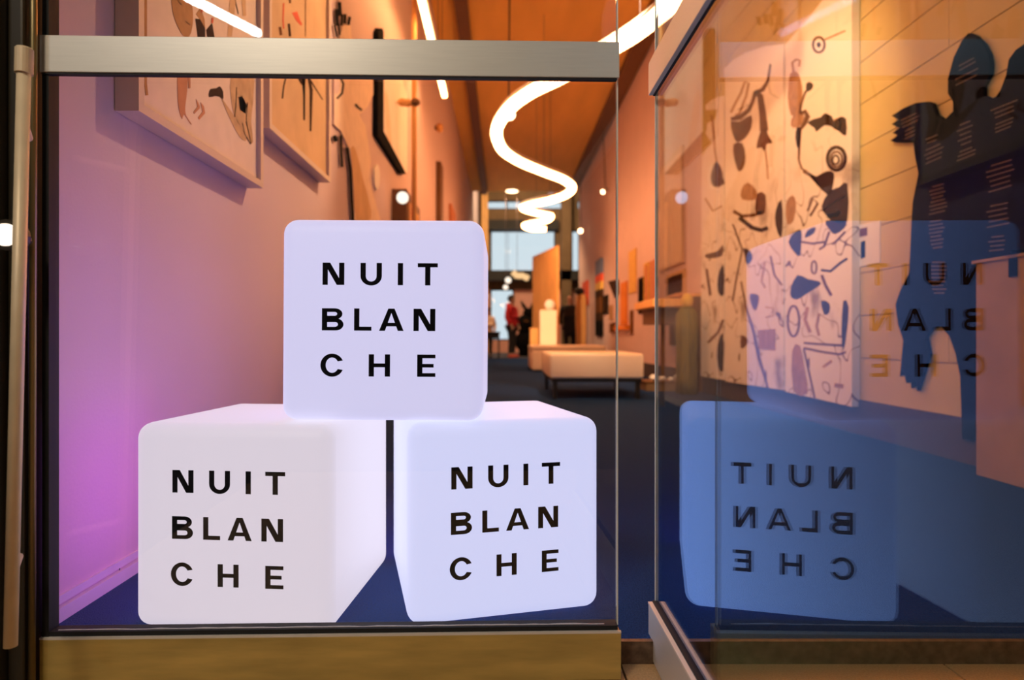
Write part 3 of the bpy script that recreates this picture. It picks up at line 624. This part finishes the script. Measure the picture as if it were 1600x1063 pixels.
# black silhouette with faint lines of text
t = thing('silhouette_figure', px_X(1510, 690, XR), 'large black winged silhouette with faint rows of text on right wall', 'artwork')
sil = [(1513, 52), (1524, 57), (1536, 69), (1544, 84), (1547, 99), (1546, 117), (1536, 135), (1536, 149), (1547, 155), (1556, 151), (1563, 141), (1572, 117), (1576, 93), (1587, 78), (1600, 69), (1640, 40), (1700, 30), (1720, 200), (1700, 420), (1660, 700), (1610, 705), (1600, 560), (1530, 560), (1523, 690), (1503, 686), (1502, 643), (1500, 588), (1493, 553), (1483, 525), (1469, 509), (1455, 513), (1446, 528), (1451, 553), (1437, 598), (1433, 611), (1430, 594), (1424, 607), (1422, 590), (1416, 599), (1412, 581), (1406, 588), (1408, 566), (1411, 532), (1403, 507), (1399, 476), (1406, 455), (1420, 427), (1422, 393), (1424, 346), (1426, 316), (1430, 295), (1435, 271), (1430, 247), (1427, 223), (1400, 223), (1391, 220), (1403, 211), (1394, 208), (1405, 200), (1393, 194), (1404, 187), (1393, 181), (1410, 170), (1430, 161), (1448, 159), (1456, 162), (1463, 180), (1475, 188), (1489, 174), (1489, 159), (1481, 146), (1481, 123), (1490, 90), (1503, 63)]
mb = MB(); mb.prism([px_X(x, y, XR - .022) for x, y in sil], (.020, 0, 0)); mb.build('board', M['black'], t)
random.seed(11)
def lines(cx, cy, w, n, dy, tilt=-.48):
    mb = MB(); X = XR - .0225
    for i in range(n):
        y = cy + i * dy; hw = w / 2 * random.uniform(.6, 1); x = cx + random.uniform(-2, 2); u = x - hw
        while u < x + hw:                                 # broken runs, too small in the photograph to read
            v = min(u + random.uniform(2, 5), x + hw)
            q = [(u, y + (u - cx) * tilt - .9), (v, y + (v - cx) * tilt - .9), (v, y + (v - cx) * tilt + .9), (u, y + (u - cx) * tilt + .9)]
            mb.prism([px_X(*p, X) for p in q], (-.0006, 0, 0)); u = v + .8
    o = mb.build('text_lines', M['text'], t); o['kind'] = 'stuff'
lines(1510, 97, 30, 2, 7, -.55); lines(1510, 116, 36, 2, 9, -.5); lines(1421, 182, 28, 3, 6); lines(1423, 201, 20, 3, 6); lines(1457, 214, 20, 2, 7, -.4); lines(1458, 230, 36, 4, 7, -.45)
lines(1509, 192, 26, 5, 8, -.4); lines(1509, 234, 30, 3, 6, -.4); lines(1568, 165, 44, 3, 7, -.4); lines(1568, 190, 30, 3, 6, -.4); lines(1465, 290, 28, 8, 6, -.25); lines(1563, 255, 44, 6, 8, -.3); lines(1560, 320, 36, 5, 8, -.2)
lines(1464, 345, 26, 8, 6, -.15); lines(1466, 410, 26, 9, 6, 0); lines(1557, 370, 30, 4, 7, -.1)
t = thing('info_sheet', px_X(1358, 417, XR), 'white information sheet with two small dark pictures beside the tall panels', 'notice')
mark([(1340, 352), (1376, 345), (1376, 410), (1340, 418)], XR, -.004, M['white'], t, 'sheet')
mark([(1342, 358), (1355, 355), (1355, 368), (1342, 371)], XR - .004, -.001, M['brown'], t, 'small_picture'); mark([(1345, 378), (1352, 376), (1352, 402), (1345, 405)], XR - .004, -.001, M['black'], t, 'small_picture')
t = thing('tan_plinth', (2.0, 2.2, 0), 'tall tan plinth board standing before the black silhouette, at right edge', 'plinth')
MB().box(1.955, 1.75, .0, 2.06, 2.590, .872).build('body', M['plinth'], t, bevel=.004)
MB().box(1.945, 1.74, .872, 2.062, 2.600, .884).build('top_board', M['plinth'], t)
MB().box(1.948, 2.38, .80, 1.9545, 2.415, .876).box(1.930, 2.38, .884, 1.99, 2.415, .900).build('clip', M['black'], t)

# ------------------------------------------------------------------ right wall: small pictures further along
def art(x0, x1, y0, y1, m, label, depth=.03, cat='picture', frame=None, name='small_picture', bands=None):
    a, b = px_X(x0, y0, XR), px_X(x1, y1, XR)
    ya, yb = min(a[1], b[1]), max(a[1], b[1]); Yc = (ya + yb) / 2
    z1, z0 = H + (VY - y0) * Yc / F, H + (VY - y1) * Yc / F
    t = thing(name, (XR, Yc, z0), label, cat)
    if bands:
        for k, bm_ in enumerate(bands):
            MB().box(XR - depth, ya, z0 + (z1 - z0) * k / len(bands), XR - .001, yb, z0 + (z1 - z0) * (k + 1) / len(bands)).build('segment', M[bm_], t)
        return t
    if frame:
        w = .035
        MB().box(XR - depth, ya, z0, XR, ya + w, z1).box(XR - depth, yb - w, z0, XR, yb, z1).box(XR - depth, ya + w, z0, XR, yb - w, z0 + w).box(XR - depth, ya + w, z1 - w, XR, yb - w, z1).build('frame', M[frame], t)
        MB().box(XR - depth * .6, ya + w, z0 + w, XR, yb - w, z1 - w).build('canvas', M[m], t)
    else:
        MB().box(XR - depth, ya, z0, XR - .002, yb, z1).build('canvas', M[m], t)
    return t
art(934, 943, 406, 525, None, 'tall totem panel with dark foot and red, yellow and blue bands on right wall', .06, 'artwork', name='totem_panel', bands=['black', 'black', 'umber', 'brown', 'brown', 'umber', 'yellow', 'red', 'blue', 'blue'])
art(944, 951, 462, 490, 'umber', 'small black framed picture right of the totem panel', .04, frame='black')
art(953, 958, 477, 500, 'brown2', 'tiny brown picture below the tilted dark shape', .02)
t = thing('tilted_shape', px_X(960, 452, XR), 'tilted dark shield shape on right wall', 'artwork')
mb = MB(); mb.prism([px_X(x, y, XR) for x, y in ((952, 440), (967, 437), (967, 458), (963, 466))], (-.03, 0, 0)); mb.build('board', M['umber'], t)
art(972, 981, 441, 507, 'orange', 'tall orange picture between the tilted shape and the tan canvas', .03)
art(984, 995, 391, 458, 'yellow', 'pale yellow upright canvas on right wall', .02)
art(986, 990, 485, 523, 'brown', 'thin brown strip under the pale yellow canvas', .02)
art(1000, 1008, 434, 490, 'black', 'dark upright picture left of the yellow frame', .03, frame='umber')
art(1009, 1016, 411, 476, 'sienna', 'tall narrow picture in a yellow frame', .03, frame='yellow')
art(1018, 1027, 407, 469, 'sienna', 'dusty pink canvas next to the yellow frame', .03)
art(1031, 1069, 248, 418, 'paper', 'large pale sheet in a thin frame left of the tall panels', .03, frame='frame')
art(1045, 1073, 426, 464, 'umber', 'dark picture in a wide tan frame under the large pale sheet', .04, frame='kraft')
art(956, 962, 505, 520, 'brown', 'small dark block low on right wall', .05)
art(966, 984, 509, 516, 'orange', 'small orange ledge low on right wall', .08, 'shelf', name='wall_ledge')
art(1048, 1056, 505, 540, 'brown', 'small brown plaque under the console table', .02)

t = thing('console_table', (1.85, 7.2, 0), 'orange wooden console table on a slim leg against right wall', 'table')
MB().box(1.62, 6.74, .90, 2.04, 7.7, .99).build('table_top', M['wood'], t, bevel=.01)
MB().box(1.70, 6.9, .72, 2.04, 7.6, .90).build('apron', M['wood_dark'], t)
MB().tube([(1.83, 7.15, 0), (1.83, 7.15, .72)], .025, 10).build('leg', M['wood_dark'], t); MB().tube([(1.83, 7.15, 0), (1.83, 7.15, .02)], .16, 16).build('foot', M['wood_dark'], t)
# olive draped figure
t = thing('draped_figure', (1.87, 6.35, 0), 'olive green draped figure standing before the console table', 'sculpture')
rings = [(0, .10, .13), (.15, .10, .12), (.4, .095, .105), (.62, .105, .115), (.80, .10, .11), (.88, .05, .06)]
bm_ = MB(); prev = None
for z, rx, ry in rings:
    ring_ = [bm_.bm.verts.new((1.87 + (rx + .012 * math.sin(5 * a)) * math.cos(a), 6.35 + (ry + .012 * math.sin(7 * a)) * math.sin(a), z)) for a in [2 * math.pi * k / 28 for k in range(28)]]
    if prev:
        for k in range(28): bm_.bm.faces.new((prev[k], prev[(k + 1) % 28], ring_[(k + 1) % 28], ring_[k]))
    else: bm_.bm.faces.new(ring_[::-1])
    prev = ring_
bm_.bm.faces.new(prev); bm_.build('drape', M['olive'], t, smooth=True)
MB().ball((1.87, 6.35, .94), .065, (.9, 1, 1.2)).build('head', M['yellow'], t, smooth=True)
t = thing('dark_board', (2.06, 6.6, 0), 'tall dark upright board behind the olive draped figure', 'board')
MB().box(2.0, 6.55, 0, 2.085, 6.68, 1.0).build('panel', M['wood_dark'], t); MB().box(1.99, 6.54, 1.0, 2.09, 6.69, 1.03).build('cap', M['wood'], t)
t = thing('low_plinth', (1.78, 6.9, 0), 'low brown plinth on the floor under the console table', 'plinth')
MB().box(1.52, 6.62, .0, 1.97, 6.98, .09).build('body', M['hallbrown'], t, bevel=.005); MB().box(1.51, 6.61, .09, 1.98, 6.99, .105).build('top_board', M['wood_dark'], t)
random.seed(5)
for i, (x, y, r) in enumerate(((1.63, 6.74, .042), (1.73, 6.78, .030), (1.80, 6.70, .026), (1.90, 6.72, .045), (1.68, 6.68, .022))):
    mb = MB(); mb.ball((0, 0, 0), r, (1.2, 1, .8), 10, 7)
    for v in mb.bm.verts: v.co *= random.uniform(.78, 1.15)
    mn = min(v.co.z for v in mb.bm.verts)
    bmesh.ops.translate(mb.bm, verts=mb.bm.verts, vec=(x, y, .105 - mn))
    solo(mb, 'crumpled_paper', M['white'], (x, y, .105), ('largest crumpled white paper at the left of the low plinth', 'crumpled white paper in the middle of the low plinth', 'small crumpled white paper towards the right of the low plinth', 'big crumpled white paper at the right end of the low plinth', 'tiny crumpled white paper at the front of the low plinth')[i], 'paper', 'crumpled papers on the low plinth')

# ------------------------------------------------------------------ benches, plinths, screen
def bench(x0, x1, y0, y1, label):
    t = thing('bench', ((x0 + x1) / 2, (y0 + y1) / 2, 0), label, 'bench', 'upholstered benches in the middle of the gallery')
    MB().box(x0, y0, .19, x1, y1, .42).build('cushion', M['cream'], t, bevel=.025, seg=3, smooth=True)
    MB().box(x0 + .02, y0 + .02, .16, x1 - .02, y1 - .02, .19).build('seat_frame', M['metal'], t)
    for x in (x0 + .03, x1 - .07):
        for y in (y0 + .03, y1 - .07): MB().box(x, y, 0, x + .04, y + .04, .16).build('leg', M['metal'], t)
    return t
bench(.436, 1.30, 5.75, 6.95, 'cream upholstered bench with dark metal legs, nearest and largest')
def blockbench(x0, x1, y0, y1, label):
    t = thing('bench', ((x0 + x1) / 2, (y0 + y1) / 2, 0), label, 'bench', 'upholstered benches in the middle of the gallery')
    MB().box(x0, y0, .02, x1, y1, .36).build('body', M['cream'], t, bevel=.02, smooth=True); MB().box(x0 - .005, y0 - .005, .36, x1 + .005, y1 + .005, .43).build('cushion', M['cream'], t, bevel=.02, smooth=True)
    MB().box(x0 + .04, y0 + .04, 0, x1 - .04, y1 - .04, .02).build('base', M['metal'], t)
blockbench(.50, 1.75, 10.6, 12.0, 'farther cream bench block partly hidden behind the nearest bench')
t = thing('wooden_screen', (.9, 13.4, 0), 'tall orange wooden folding screen behind the benches', 'screen')
a, m_, b = Vector((.70, 14.2, 0)), Vector((.88, 13.45, 0)), Vector((1.11, 12.45, 0))
for p, q, in ((a, m_), (m_, b)):
    d = (q - p).normalized(); n = Vector((-d.y, d.x, 0)) * .02; q2 = q - d * .015
    MB().prism([p - n, q2 - n, q2 + n, p + n], (0, 0, 2.4)).build('leaf', M['wood'], t)
t = thing('display_plinth', (.81, 12.3, 0), 'cream square plinth carrying a pale ball, before the wooden screen', 'plinth')
MB().box(.725, 12.05, 0, 1.045, 12.37, 1.08).build('body', M['cream'], t, bevel=.006); MB().box(.72, 12.045, 1.08, 1.05, 12.375, 1.10).build('top_board', M['cream'], t)
solo(MB().ball((.92, 12.2, 1.205), .105), 'pale_ball', M['white'], (.92, 12.2, 1.10), 'pale round ball lying on the cream plinth', 'ball', smooth=True)
t = thing('orange_block', (.60, 12.6, 0), 'low orange block left of the cream plinth', 'plinth')
MB().box(.555, 12.5, 0, .715, 12.75, .74).build('body', M['wood'], t, bevel=.005); MB().box(.55, 12.495, .74, .718, 12.755, .76).build('top_board', M['wood'], t)
t = thing('carved_post', (1.88, 15.0, 0), 'orange carved wooden post with dark cap by the right wall', 'sculpture')
MB().tube([(1.88, 15, 0), (1.88, 15, .5), (1.88, 15, 1.0), (1.88, 15, 1.5), (1.88, 15, 1.6)], [.13, .12, .135, .125, .10], 16).build('shaft', M['wood'], t, smooth=True)
MB().ball((1.84, 15, 1.68), .11, (1.1, 1, .8)).build('cap', M['hair'], t, smooth=True)
art(912, 920, 440, 478, 'red', 'bright red cloth hanging near the far end of right wall', .04, 'cloth', name='red_cloth')

# rabbit-eared sculpture
t = thing('eared_sculpture', (.72, 19.3, 0), 'black long-eared sculpture standing beside the person in a red coat', 'sculpture')
mb = MB(); mb.ball((.72, 19.3, .45), .34, (1, .8, 1.0)); mb.ball((.72, 19.3, .95), .29, (1, .8, 1.2)); mb.ball((.80, 19.3, 1.32), .17, (1, .9, 1.0)); mb.tube([(.62, 19.2, 0), (.62, 19.25, .5)], .12, 10); mb.tube([(.85, 19.2, 0), (.85, 19.25, .5)], .12, 10)
mb.build('body', M['black'], t, smooth=True)
for dx, tx in ((-.04, -.19), (.06, .12)): MB().tube([(.80 + dx, 19.3, 1.40), (.80 + dx + tx * .6, 19.3, 1.56), (.80 + dx + tx, 19.3, 1.70)], [.05, .055, .015], 10).build('ear', M['black'], t, smooth=True)
MB().box(.66, 19.0, 1.05, .78, 19.06, 1.1).build('chest_plate', M['brown'], t)

# ------------------------------------------------------------------ people
def skin(name, nodes, edges, m, parent, sub=1):
    bm = bmesh.new(); ly = bm.verts.layers.skin.verify(); idx = {}
    for i, (k, (p, r)) in enumerate(nodes.items()):
        v = bm.verts.new(p); v[ly].radius = r if isinstance(r, tuple) else (r, r); v[ly].use_root = (i == 0); idx[k] = v
    for a_, b_ in edges: bm.edges.new((idx[a_], idx[b_]))
    me = bpy.data.meshes.new(name); bm.to_mesh(me); bm.free()
    o = bpy.data.objects.new(name, me); COL.objects.link(o)
    s = o.modifiers.new('s', 'SKIN'); s.use_smooth_shade = True
    u = o.modifiers.new('u', 'SUBSURF'); u.levels = sub; u.render_levels = sub
    bpy.context.view_layer.update()
    ev = o.evaluated_get(bpy.context.evaluated_depsgraph_get()); nm = bpy.data.meshes.new_from_object(ev)
    o.modifiers.clear(); o.data = nm; bpy.data.meshes.remove(me); nm.name = name
    nm.materials.clear(); nm.materials.append(m)
    for p in nm.polygons: p.use_smooth = True
    o.parent = parent; return o
def person(loc, rz, label, coat_m, legs_m, shoe_m, hair_m, coat_len=.62, scale=1.0, hood=False, bald=False):
    """faces -Y before turning; built 1.75 m tall at the origin"""
    t = thing('person', loc, label, 'person', rz=rz)
    t.scale = (scale,) * 3
    N = {'pelvis': ((0, 0, .93), (.13, .10)), 'waist': ((0, 0, 1.08), (.13, .095)), 'chest': ((0, .0, 1.30), (.16, .11)), 'neck0': ((0, .01, 1.46), .065), 'neck': ((0, 0, 1.53), .055),
         'head0': ((0, -.015, 1.60), (.070, .085)), 'head1': ((0, -.01, 1.68), (.078, .095)), 'head2': ((0, 0, 1.74), (.055, .065)), 'nose': ((0, -.115, 1.645), .012)}
    Eg = [('pelvis', 'waist'), ('waist', 'chest'), ('chest', 'neck0'), ('neck0', 'neck'), ('neck', 'head0'), ('head0', 'head1'), ('head1', 'head2'), ('head1', 'nose')]
    for s, k in ((-1, 'l'), (1, 'r')):
        N.update({k + 'sh': ((s * .18, .01, 1.42), .06), k + 'el': ((s * .24, .03, 1.14), .045), k + 'wr': ((s * .22, -.10, .92), .030), k + 'pa': ((s * .215, -.125, .86), (.036, .020)),
                  k + 'hip': ((s * .09, 0, .86), .09), k + 'kn': ((s * .10, -.02, .48), .058), k + 'an': ((s * .10, .02, .09), .040), k + 'to': ((s * .11, -.12, .04), .035)})
        Eg += [('chest', k + 'sh'), (k + 'sh', k + 'el'), (k + 'el', k + 'wr'), (k + 'wr', k + 'pa'), ('pelvis', k + 'hip'), (k + 'hip', k + 'kn'), (k + 'kn', k + 'an'), (k + 'an', k + 'to')]
        for j, (dx, ln) in enumerate(((-.024, .058), (-.008, .068), (.008, .064), (.024, .050))):
            b0 = Vector((s * .215 + dx, -.130, .83)); N[k + 'f%d' % j] = (tuple(b0), .009); N[k + 'g%d' % j] = (tuple(b0 + Vector((0, -.004, -ln * .5))), .008); N[k + 'h%d' % j] = (tuple(b0 + Vector((0, .010, -ln))), .007)
            Eg += [(k + 'pa', k + 'f%d' % j), (k + 'f%d' % j, k + 'g%d' % j), (k + 'g%d' % j, k + 'h%d' % j)]
        N[k + 'th'] = ((s * .19, -.165, .84), .009); N[k + 'ti'] = ((s * .188, -.172, .81), .008); Eg += [(k + 'pa', k + 'th'), (k + 'th', k + 'ti')]
    skin('body', N, Eg, M['skin'], t)
    C = {'c0': ((0, .0, 1.0), (.19, .145)), 'c1': ((0, 0, 1.15), (.175, .135)), 'c2': ((0, .0, 1.32), (.195, .14)), 'c3': ((0, .01, 1.45), (.11, .09)), 'c4': ((0, .01, 1.50), (.085, .08)), 'h0': ((0, 0, 1.0 - (coat_len - .45)), (.215, .17))}
    Ce = [('c0', 'c1'), ('c1', 'c2'), ('c2', 'c3'), ('c3', 'c4'), ('c0', 'h0')]
    for s, k in ((-1, 'l'), (1, 'r')):
        C.update({k + 's': ((s * .20, .01, 1.41), .085), k + 'e': ((s * .265, .03, 1.14), .068), k + 'w': ((s * .235, -.09, .935), .052)})
        Ce += [('c2', k + 's'), (k + 's', k + 'e'), (k + 'e', k + 'w')]
    c = skin('coat', C, Ce, M[coat_m], t)
    if hood: MB().ball((0, .09, 1.49), .11, (1.1, .8, .75)).build('hood', M[coat_m], c, local=True, smooth=True)
    P = {'p0': ((0, 0, .93), (.15, .12))}; Pe = []
    for s, k in ((-1, 'l'), (1, 'r')):
        P.update({k + 'h': ((s * .095, 0, .84), .105), k + 'k': ((s * .10, -.02, .48), .074), k + 'a': ((s * .10, .015, .10), .058)}); Pe += [('p0', k + 'h'), (k + 'h', k + 'k'), (k + 'k', k + 'a')]
    skin('trousers', P, Pe, M[legs_m], t)
    for s in (-1, 1):
        mb = MB(); mb.ball((s * .105, -.045, .045), .055, (.95, 2.5, .95), 14, 10)
        for v in mb.bm.verts: v.co.z = max(v.co.z, 0)
        mb.build('shoe', M[shoe_m], t, local=True, smooth=True)
    if not bald:
        mb = MB(); mb.ball((0, .018, 1.69), .108, (.95, 1.08, 1.05), 16, 12)
        for v in mb.bm.verts:
            if v.co.y < -.045 and v.co.z < 1.71: v.co.y = -.045
        mb.build('hair', M[hair_m], t, local=True, smooth=True)
    for s in (-1, 1):
        MB().ball((s * .032, -.096, 1.668), .009, (1.2, .6, .8), 8, 6).build('eye', M['hair'], t, local=True)
        MB().ball((s * .088, .0, 1.65), .026, (.4, .8, 1.2), 8, 6).build('ear', M['skin'], t, local=True, smooth=True)
    return t
person((.27, 18.0, 0), R(62), 'person in a red hooded coat, black trousers and red shoes standing in the far hall', 'coat', 'dark', 'shoe', 'hair', .66, 1.0, hood=True)
person((1.78, 16.6, 0), R(172), 'bald person in a long dark coat seen from behind, next to the orange carved post', 'dark', 'dark', 'dark', 'hair', .85, .97, bald=True)
t = thing('dark_table', (-.28, 17.2, 0), 'small dark table at the left of the far hall', 'table')
MB().box(-.72, 16.9, .68, -.06, 17.5, .73).build('table_top', M['dark'], t); MB().box(-.66, 16.95, .54, -.12, 17.45, .68).build('apron', M['dark'], t)
for x in (-.70, -.12):
    for y in (16.92, 17.44): MB().box(x, y, 0, x + .04, y + .04, .68).build('leg', M['dark'], t)
t = person((-.42, 17.95, 0), R(10), 'person with dark hair in a pale top standing behind the small dark table', 'paper', 'dark', 'dark', 'hair', .55, .80)

# pendant lamps of the far hall
def pendant(x, y, r, Y, label):
    p = Vector(px_Y(x, y, Y)); t = thing('pendant_lamp', p, label, 'lamp', 'pendant lamps in the far hall')
    MB().ball(p, r).build('globe', M['globe'], t, smooth=True); MB().tube([p + Vector((0, 0, r * .9)), (p.x, p.y, CZ)], .006, 6).build('cord', M['cable'], t)
    MB().tube([p + Vector((0, 0, r * .85)), p + Vector((0, 0, r * 1.2))], r * .3, 10).build('cap', M['metal'], t)
pendant(794, 438, .085, 17.3, 'upper round pendant lamp above the person in red')
pendant(790, 449, .070, 17.6, 'lower round pendant lamp above the person in red')
pendant(758, 463, .070, 17.5, 'small round pendant lamp at the left, beside the top cube')
p = [px_Y(x, y, 17.7) for x, y in ((801, 425), (808, 431), (816, 431), (826, 436))]
t = thing('paper_lantern', p[1], 'long warm paper lantern hanging under the big far window', 'lamp')
MB().tube(catmull(p, 5), [.06 + .035 * abs(math.sin(i * 1.1)) for i in range(16)], 10).build('shade', emit('lantern_paper', (1.2, .72, .34)), t, smooth=True)
MB().tube([p[1], (p[1][0], p[1][1], CZ)], .006, 6).build('cord', M['cable'], t)
